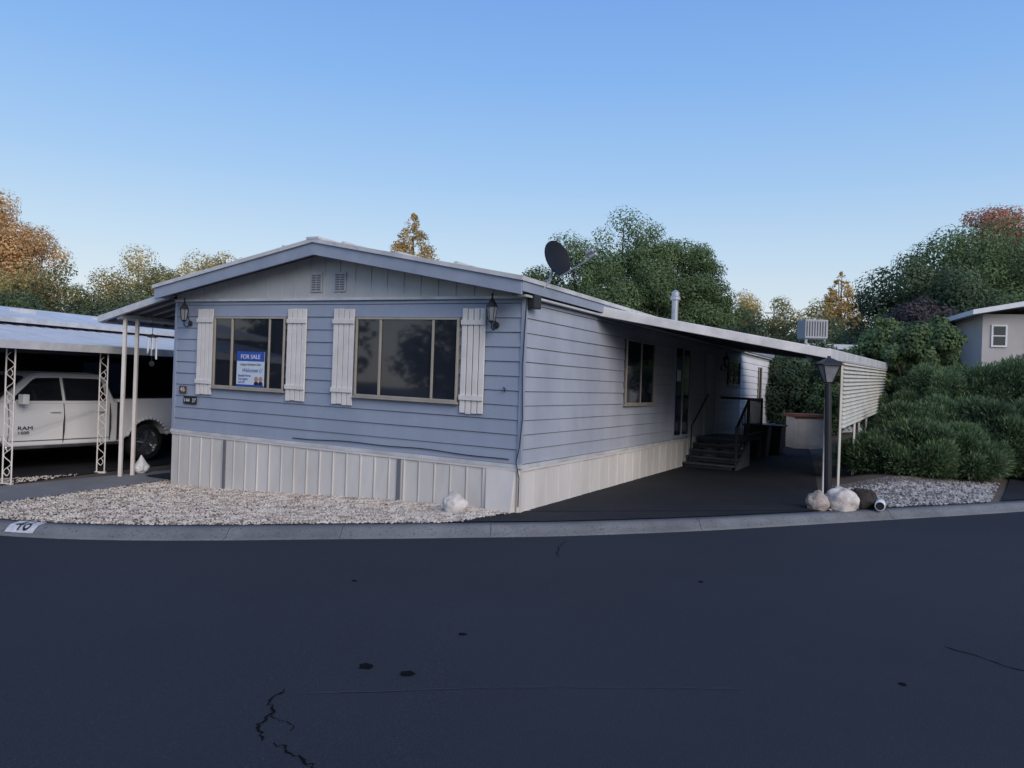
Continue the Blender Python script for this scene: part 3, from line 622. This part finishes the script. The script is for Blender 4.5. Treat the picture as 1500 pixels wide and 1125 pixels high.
b.hexa([NC(-6.3,9.8,2.75),NC(18,9.8,2.75),NC(18,6.8,3.2),NC(-6.3,6.8,3.2)],[NC(-6.3,9.8,2.87),NC(18,9.8,2.87),NC(18,6.8,3.32),NC(-6.3,6.8,3.32)])
for i in range(8): b.box((-5+i*2.6,5.2,3.0),(-4.6+i*2.6,5.6,3.18),NC)
b.build('roof',nh,[m_white])
for k_ in (-1.,3.5):
    b=MB(); b.box((k_,3.96,.9),(k_+1.5,3.995,1.9),NC); w=b.build('window',nh,[m_glass2])
    b=MB(); b.box((k_-.05,3.95,.85),(k_+1.55,3.99,.9),NC); b.box((k_-.05,3.95,1.9),(k_+1.55,3.99,1.95),NC); b.box((k_-.05,3.95,.9),(k_,3.99,1.9),NC); b.box((k_+1.5,3.95,.9),(k_+1.55,3.99,1.9),NC); b.build('frame',w,[m_under])
# ------------------------------------------------------------------ neighbour house on the rise
rh=root('hillside_home',(19,29,1.5),'beige neighbouring mobile home with white roof edge on rise','house')
def RT(x,y,z): c_,s_=math.cos(.25),math.sin(.25); return (17.3+c_*x+s_*y,28.5-s_*x+c_*y,z)
b=MB(); b.box((0,0,.5),(9,14,4.95),RT); b.build('wall',rh,[m_beige])
b=MB(); P=[(-.5,4.88),(1.2,5.2),(5,5.35),(9.4,4.9),(9.4,5.05),(5,5.52),(1.2,5.38),(-.5,5.05)]
b.prism([RT(x,-.6,z) for x,z in P],[RT(x,14.4,z) for x,z in P]); b.build('roof',rh,[m_wht])
for x0,x1 in ((.35,.75),(1.5,1.9),(3.6,4.6)):
    b=MB(); b.box((x0,-.03,3.8),(x1,-.01,4.5),RT); w=b.build('window',rh,[m_glass]); b=MB()
    for A_,B_ in (((x0-.06,-.05,3.74),(x1+.06,-.0,3.8)),((x0-.06,-.05,4.5),(x1+.06,-.0,4.56)),((x0-.06,-.049,3.8),(x0,0,4.5)),((x1,-.049,3.8),(x1+.06,0,4.5)),((x0,-.045,4.13),(x1,-.012,4.17))): b.box(A_,B_,RT)
    b.build('frame',w,[m_wht])
b=MB(); b.tube(RT(2.6,3,5.25),RT(2.6,3,5.8),.06); b.build('vent_pipe',rh,[m_dark])
bh=root('distant_home',(13.5,33,0),'grey flat-roofed mobile home behind trees','house')
b=MB(); b.box((11.9,31,-.5),(14.6,40,3.6)); b.build('wall',bh,[m_neigh]); b=MB(); b.box((11.7,30.8,3.603),(14.8,40.4,3.80)); b.build('roof',bh,[m_neigh])
ec=root('rooftop_cooler',(12.2,32,3.8),'white slatted evaporative cooler box on roof','cooler')
m_cool=M('cooler_panel',(.42,.42,.42),.6,(.36,.36,.365),3)
b=MB(); b.box((11.85,31.4,4.05),(12.78,32.3,4.82)); b.box((11.9,31.5,3.8),(12.0,31.6,4.05)); b.box((12.65,31.5,3.8),(12.75,31.6,4.05)); b.build('body',ec,[m_cool],bevel=.02)
b=MB()
for i in range(8): b.box((11.91+i*.107,31.38,4.14),(11.945+i*.107,31.4,4.74))
b.build('grille',ec,[m_under])
up_=root('utility_pole',(17.5,52,0),'slim distant utility pole with crossbar','pole')
b=MB(); b.tube((17.5,52,0),(17.5,52,7.6),.1,.07); b.box((16.9,51.95,7.1),(18.1,52.05,7.2)); b.build('pole',up_,[m_gable])
# ------------------------------------------------------------------ vegetation
def leafobj(name,V,n,ti,mat,parent):
    me=bpy.data.meshes.new(name); me.vertices.add(4*n); me.vertices.foreach_set('co',V.astype(np.float32).ravel())
    me.loops.add(4*n); me.loops.foreach_set('vertex_index',np.arange(4*n)); me.polygons.add(n); me.polygons.foreach_set('loop_start',np.arange(n)*4); me.polygons.foreach_set('loop_total',np.full(n,4))
    me.update(calc_edges=True); at=me.attributes.new('tint','FLOAT','POINT'); at.data.foreach_set('value',np.repeat(ti,4).astype(np.float32)); me.materials.append(mat)
    o=bpy.data.objects.new(name,me); COL.objects.link(o); o.parent=parent; return o
def crown(kind,H,R,nc_,nl,leaf):
    if kind=='cone':
        t=rng.random(nc_)**.8; rad=R*(1-t)**.75*(.5+.5*rng.random(nc_)); th=rng.random(nc_)*6.283
        C=np.stack([rad*np.cos(th),rad*np.sin(th),t*H*.97],1); rc=R*.24*(1.15-t)*rng.uniform(.7,1.2,nc_)
    else:
        d=rng.normal(size=(nc_,3)); d/=np.linalg.norm(d,axis=1)[:,None]; q=(.22+.62*rng.random(nc_)**.5)[:,None]
        C=d*q*np.array([R,R,H/2])*rng.uniform(.90,1.04,(nc_,1)); C[:,2]+=H/2; rc=R*rng.uniform(.22,.44,nc_)
        if kind=='poplar': C[:,:2]*=(1.15-.40*(C[:,2]/H))[:,None]
    p=rc**2/np.sum(rc**2); i=rng.choice(nc_,nl,p=p); d=rng.normal(size=(nl,3)); d/=np.linalg.norm(d,axis=1)[:,None]
    P=C[i]+d*(rc[i]*rng.uniform(.6,1.06,nl))[:,None]*np.array([1,1,.85]); Nn=d*1.3+rng.normal(size=(nl,3))*.34; Nn[:,2]+=.4
    ct=rng.random(nc_); tint=np.clip(.44*ct[i]+.22*rng.random(nl)+.32*(P[:,2]/H),0,1)  # height term lightens leaves upward, painting light onto the crown tops
    s=(leaf*rng.uniform(.5,1.3,nl))[:,None]; rr=rng.normal(size=(nl,3)); a=np.cross(Nn,rr); a/=np.linalg.norm(a,axis=1)[:,None]+1e-9; bb=np.cross(Nn,a); bb/=np.linalg.norm(bb,axis=1)[:,None]+1e-9
    V=np.stack([P-a*s,P-bb*s*.6,P+a*s,P+bb*s*.6],1).reshape(-1,3)
    return V,tint,C
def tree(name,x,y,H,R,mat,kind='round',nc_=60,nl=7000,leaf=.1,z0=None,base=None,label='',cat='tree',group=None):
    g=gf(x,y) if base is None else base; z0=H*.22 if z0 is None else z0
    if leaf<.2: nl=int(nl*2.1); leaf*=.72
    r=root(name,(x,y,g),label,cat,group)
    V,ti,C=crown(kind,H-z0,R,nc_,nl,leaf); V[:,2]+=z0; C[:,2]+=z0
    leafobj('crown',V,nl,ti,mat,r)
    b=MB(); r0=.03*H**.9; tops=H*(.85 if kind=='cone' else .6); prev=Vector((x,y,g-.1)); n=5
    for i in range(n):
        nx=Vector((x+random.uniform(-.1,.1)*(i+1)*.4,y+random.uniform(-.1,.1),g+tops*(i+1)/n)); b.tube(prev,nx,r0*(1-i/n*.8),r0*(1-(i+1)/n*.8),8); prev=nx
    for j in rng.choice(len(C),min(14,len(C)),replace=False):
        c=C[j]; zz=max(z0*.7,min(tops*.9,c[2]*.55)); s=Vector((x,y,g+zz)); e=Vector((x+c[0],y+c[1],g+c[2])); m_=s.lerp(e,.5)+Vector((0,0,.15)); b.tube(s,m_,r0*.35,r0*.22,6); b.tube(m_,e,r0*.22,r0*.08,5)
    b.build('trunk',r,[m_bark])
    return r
f_green=foliage('leaf_green',(.055,.08,.04),(.12,.18,.08),(.20,.275,.12))
f_dkgreen=foliage('leaf_dark_green',(.036,.054,.035),(.08,.12,.065),(.14,.19,.10))
f_ogreen=foliage('leaf_olive_green',(.065,.075,.04),(.18,.19,.08),(.34,.31,.13))
f_gold=foliage('leaf_autumn_sunlit',(.19,.13,.065),(.60,.37,.17),(.92,.64,.30),.35)  # autumn leaves, with warm treetop sunlight put into their colour
f_olive=foliage('leaf_olive',(.10,.10,.05),(.38,.32,.13),(.70,.53,.21))  # olive pushed towards gold, carrying warm light in the leaf colour
f_purp=foliage('leaf_plum',(.035,.033,.036),(.08,.068,.072),(.12,.105,.105))
f_red=foliage('leaf_red',(.13,.07,.055),(.42,.21,.14),(.64,.34,.22))
f_jun=foliage('juniper_needles',(.045,.07,.042),(.115,.175,.085),(.19,.27,.125),1.0)
f_con=foliage('conifer_sunlit',(.12,.10,.04),(.44,.30,.11),(.74,.50,.19))  # orange cast is warm sunlight put into the needle colour
LB_={f_dkgreen:'dark green leafy tree behind neighbouring homes',f_olive:'autumn tree behind neighbouring homes, warm light coloured into yellow green leaves',f_gold:'autumn tree behind neighbouring homes, warm sunlight coloured into golden leaves',f_ogreen:'olive green leafy tree behind neighbouring homes'}
gL='autumn trees behind neighbouring homes'
tree('autumn_tree',-27.4,42,12.2,3.1,f_gold,'poplar',90,22000,.10,label='tall autumn tree behind homes, warm sunlight coloured into orange and gold leaves',group=gL,z0=2.5)
tree('autumn_tree',-30.5,43,11.2,2.6,f_gold,'poplar',70,9000,.12,label='tall autumn tree behind homes, warm sunlight coloured into orange and gold leaves',group=gL)
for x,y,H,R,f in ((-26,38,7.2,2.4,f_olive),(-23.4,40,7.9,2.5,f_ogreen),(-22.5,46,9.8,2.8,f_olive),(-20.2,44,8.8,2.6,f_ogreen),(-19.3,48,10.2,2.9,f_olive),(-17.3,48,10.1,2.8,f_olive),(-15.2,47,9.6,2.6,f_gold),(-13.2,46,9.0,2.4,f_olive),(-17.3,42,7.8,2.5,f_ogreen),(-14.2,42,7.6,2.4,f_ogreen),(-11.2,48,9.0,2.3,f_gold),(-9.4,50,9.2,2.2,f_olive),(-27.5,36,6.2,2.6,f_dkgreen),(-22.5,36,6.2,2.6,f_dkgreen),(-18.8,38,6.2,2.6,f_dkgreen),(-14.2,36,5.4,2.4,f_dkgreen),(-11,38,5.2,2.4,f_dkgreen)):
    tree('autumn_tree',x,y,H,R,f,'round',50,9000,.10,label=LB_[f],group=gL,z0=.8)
tree('conifer_tree',-8.1,60,15.3,4.6,f_con,'cone',300,20000,.12,label='pointed conifer rising above roofline, warm light coloured into yellow orange foliage',group='conifers')
tree('conifer_tree',25.3,60,11.6,3.4,f_con,'cone',240,14000,.12,label='small pointed conifer beyond homes, warm light coloured into golden foliage',group='conifers',base=0)
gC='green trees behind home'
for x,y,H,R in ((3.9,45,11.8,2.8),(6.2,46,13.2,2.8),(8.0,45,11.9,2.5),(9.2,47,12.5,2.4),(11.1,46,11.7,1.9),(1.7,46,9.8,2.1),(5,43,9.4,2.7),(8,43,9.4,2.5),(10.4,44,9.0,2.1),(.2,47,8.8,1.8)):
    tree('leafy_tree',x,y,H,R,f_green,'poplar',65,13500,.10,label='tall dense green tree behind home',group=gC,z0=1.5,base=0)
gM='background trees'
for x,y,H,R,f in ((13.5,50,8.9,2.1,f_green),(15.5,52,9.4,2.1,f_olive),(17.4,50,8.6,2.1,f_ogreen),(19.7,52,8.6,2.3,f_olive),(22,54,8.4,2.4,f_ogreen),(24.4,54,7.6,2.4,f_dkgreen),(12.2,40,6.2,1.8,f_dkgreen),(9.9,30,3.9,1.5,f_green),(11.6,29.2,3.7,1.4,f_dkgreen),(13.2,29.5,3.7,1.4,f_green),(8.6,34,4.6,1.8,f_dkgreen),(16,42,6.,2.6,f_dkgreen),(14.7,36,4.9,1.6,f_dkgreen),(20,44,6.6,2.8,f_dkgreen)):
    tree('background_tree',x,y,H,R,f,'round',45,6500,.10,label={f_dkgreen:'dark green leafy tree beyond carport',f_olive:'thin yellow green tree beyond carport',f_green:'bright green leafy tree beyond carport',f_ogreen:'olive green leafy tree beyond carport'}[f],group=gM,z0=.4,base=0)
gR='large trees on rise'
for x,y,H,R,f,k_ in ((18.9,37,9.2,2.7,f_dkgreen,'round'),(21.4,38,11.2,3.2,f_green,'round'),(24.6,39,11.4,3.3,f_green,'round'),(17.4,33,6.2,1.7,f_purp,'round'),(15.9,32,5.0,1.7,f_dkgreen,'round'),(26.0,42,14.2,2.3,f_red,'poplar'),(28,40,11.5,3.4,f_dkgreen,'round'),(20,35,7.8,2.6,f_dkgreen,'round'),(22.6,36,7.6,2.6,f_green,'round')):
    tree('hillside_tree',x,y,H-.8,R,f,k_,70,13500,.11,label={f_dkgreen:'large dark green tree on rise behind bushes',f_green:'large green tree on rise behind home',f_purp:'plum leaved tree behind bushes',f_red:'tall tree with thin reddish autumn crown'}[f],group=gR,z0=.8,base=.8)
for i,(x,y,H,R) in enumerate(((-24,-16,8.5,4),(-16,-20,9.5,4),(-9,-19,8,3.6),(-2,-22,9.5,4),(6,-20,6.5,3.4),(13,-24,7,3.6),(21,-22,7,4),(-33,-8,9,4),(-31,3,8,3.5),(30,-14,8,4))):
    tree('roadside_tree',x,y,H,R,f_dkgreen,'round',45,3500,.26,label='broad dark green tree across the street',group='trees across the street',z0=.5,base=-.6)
def juniper(x,y,lobes,n,label,f=f_jun,spike=.12,name='juniper_bush'):
    g=gf(x,y); r=root(name,(x,y,g),label,'bush','juniper bushes beside carport')
    sub=[]
    for l in lobes:
        sub.append((l[0],l[1],l[2],l[3]*.88,1.,0,0))
        for j in range(28):
            d=rng.normal(size=3); d[2]=abs(d[2])*1.0-.2; d/=np.linalg.norm(d); R=l[3]
            sub.append((l[0]+d[0]*R*.76,l[1]+d[1]*R*.76,max(.05,l[2]+d[2]*R*.76*l[4]),R*rng.uniform(.20,.34),1.15,d[0]*.4,d[1]*.4))
    L_=np.array(sub); wt=L_[:,3]**2; wt/=wt.sum(); i=rng.choice(len(L_),n,p=wt); d=rng.normal(size=(n,3)); d[:,2]=d[:,2]+.3; d/=np.linalg.norm(d,axis=1)[:,None]
    q=rng.uniform(.55,1.03,n); off=d*(L_[i,3]*q)[:,None]; off[:,2]*=L_[i,4]; off[:,0]+=off[:,2]*L_[i,5]; off[:,1]+=off[:,2]*L_[i,6]
    P=L_[i,:3]+off; P[:,2]=np.maximum(P[:,2],.03)
    D=d*.8+rng.normal(size=(n,3))*.35; D[:,2]+=.3; D[:,0]+=L_[i,5]*.6; D[:,1]+=L_[i,6]*.6; D/=np.linalg.norm(D,axis=1)[:,None]
    a=np.cross(D,rng.normal(size=(n,3))); a/=np.linalg.norm(a,axis=1)[:,None]; ln=(spike*rng.uniform(.4,1.2,n))[:,None]; w=ln*.085
    V=np.stack([P-a*w,P+D*ln*.5-a*w*1.3,P+D*ln,P+D*ln*.5+a*w*1.3],1).reshape(-1,3)
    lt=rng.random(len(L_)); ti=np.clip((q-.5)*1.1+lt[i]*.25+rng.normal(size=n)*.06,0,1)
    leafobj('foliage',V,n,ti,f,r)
    b=MB()
    for l in lobes: b.tube((x+l[0]*.2,y+l[1]*.2,g-.05),(x+l[0],y+l[1],g+l[2]+.2),.05,.015,6)
    b.build('stem',r,[m_bark])
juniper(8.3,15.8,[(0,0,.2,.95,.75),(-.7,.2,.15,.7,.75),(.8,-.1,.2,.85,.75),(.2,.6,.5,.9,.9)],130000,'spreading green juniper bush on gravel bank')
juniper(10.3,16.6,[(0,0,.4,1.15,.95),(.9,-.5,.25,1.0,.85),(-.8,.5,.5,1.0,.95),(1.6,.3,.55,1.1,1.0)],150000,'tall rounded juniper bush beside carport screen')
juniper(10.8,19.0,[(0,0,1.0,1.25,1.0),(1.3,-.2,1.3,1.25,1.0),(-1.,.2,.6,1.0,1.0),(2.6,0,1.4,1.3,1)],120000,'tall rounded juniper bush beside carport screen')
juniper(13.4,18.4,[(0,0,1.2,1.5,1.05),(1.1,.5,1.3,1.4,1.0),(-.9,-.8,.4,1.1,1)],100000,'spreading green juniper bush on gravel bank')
for x,y,H,R,f,lb in ((10.5,20.6,4.0,.8,f_green,0),(11.9,21.5,4.1,.9,f_green,0),(11.2,23.5,4.3,1.0,f_green,0),(9.9,27.4,3.4,1.2,f_dkgreen,1),(10.9,26.5,3.3,1.0,f_green,0)):
    tree('tall_shrub',x,y,H,R,f,'poplar',45,7000,.08,label=('upright leafy green shrub behind junipers','dark upright shrub beyond carport')[lb],cat='shrub',group='tall shrubs',z0=.1,base=None if y<24 else 0)
# ------------------------------------------------------------------ sky, sun, camera
w=bpy.data.worlds.new('World'); S.world=w; w.use_nodes=True; nt=w.node_tree; bgn=nt.nodes['Background']
sk=nt.nodes.new('ShaderNodeTexSky'); sk.sky_type='NISHITA'; sk.sun_disc=False; az=math.radians(150); el=math.radians(14)
sk.sun_elevation=el; sk.sun_rotation=az; sk.air_density=1.0; sk.dust_density=.6; sk.ozone_density=1.6; sk.altitude=300
tc=nt.nodes.new('ShaderNodeTexCoord'); sx=nt.nodes.new('ShaderNodeSeparateXYZ'); nt.links.new(tc.outputs['Generated'],sx.inputs[0])
rp=nt.nodes.new('ShaderNodeValToRGB'); e=rp.color_ramp.elements
q=1/.15
stops=[(0.0,(.84,.83,.80)),(.08,(.74,.80,.84)),(.16,(.56,.72,.88)),(.25,(.38,.60,.90)),(.36,(.25,.48,.89)),(.50,(.165,.36,.83)),(1.0,(.13,.27,.62))]
e[0].position=stops[0][0]; e[0].color=(*stops[0][1],1); e[1].position=1; e[1].color=(*stops[-1][1],1)
for p_,c_ in stops[1:-1]: x_=e.new(p_); x_.color=(*c_,1)
nt.links.new(sx.outputs['Z'],rp.inputs['Fac'])
vm=nt.nodes.new('ShaderNodeVectorMath'); vm.operation='SCALE'; vm.inputs['Scale'].default_value=q; nt.links.new(rp.outputs[0],vm.inputs[0])
mx=nt.nodes.new('ShaderNodeMix'); mx.data_type='RGBA'; mx.inputs[0].default_value=.90; nt.links.new(sk.outputs[0],mx.inputs[6]); nt.links.new(vm.outputs[0],mx.inputs[7])
nt.links.new(mx.outputs[2],bgn.inputs[0]); bgn.inputs[1].default_value=.15
sl_=bpy.data.lights.new('sun','SUN'); sl_.energy=2.2; sl_.angle=math.radians(40); sl_.color=(1,.88,.77)
so=bpy.data.objects.new('sun',sl_); COL.objects.link(so); elv=math.radians(31)
sv=Vector((math.sin(az)*math.cos(elv),math.cos(az)*math.cos(elv),math.sin(elv))); so.rotation_euler=sv.to_track_quat('Z','Y').to_euler()
cam=bpy.data.cameras.new('camera'); cam.sensor_width=36; cam.lens=36*1130/1500; cam.clip_end=3000; co=bpy.data.objects.new('camera',cam); COL.objects.link(co)
co.matrix_world=Matrix.Translation((0,0,1.76))@Matrix.Rotation(math.radians(90),4,'X')@Matrix.Rotation(math.radians(2),4,'Z'); S.camera=co
S.view_settings.view_transform='Standard'; S.view_settings.look='None'; S.view_settings.exposure=0
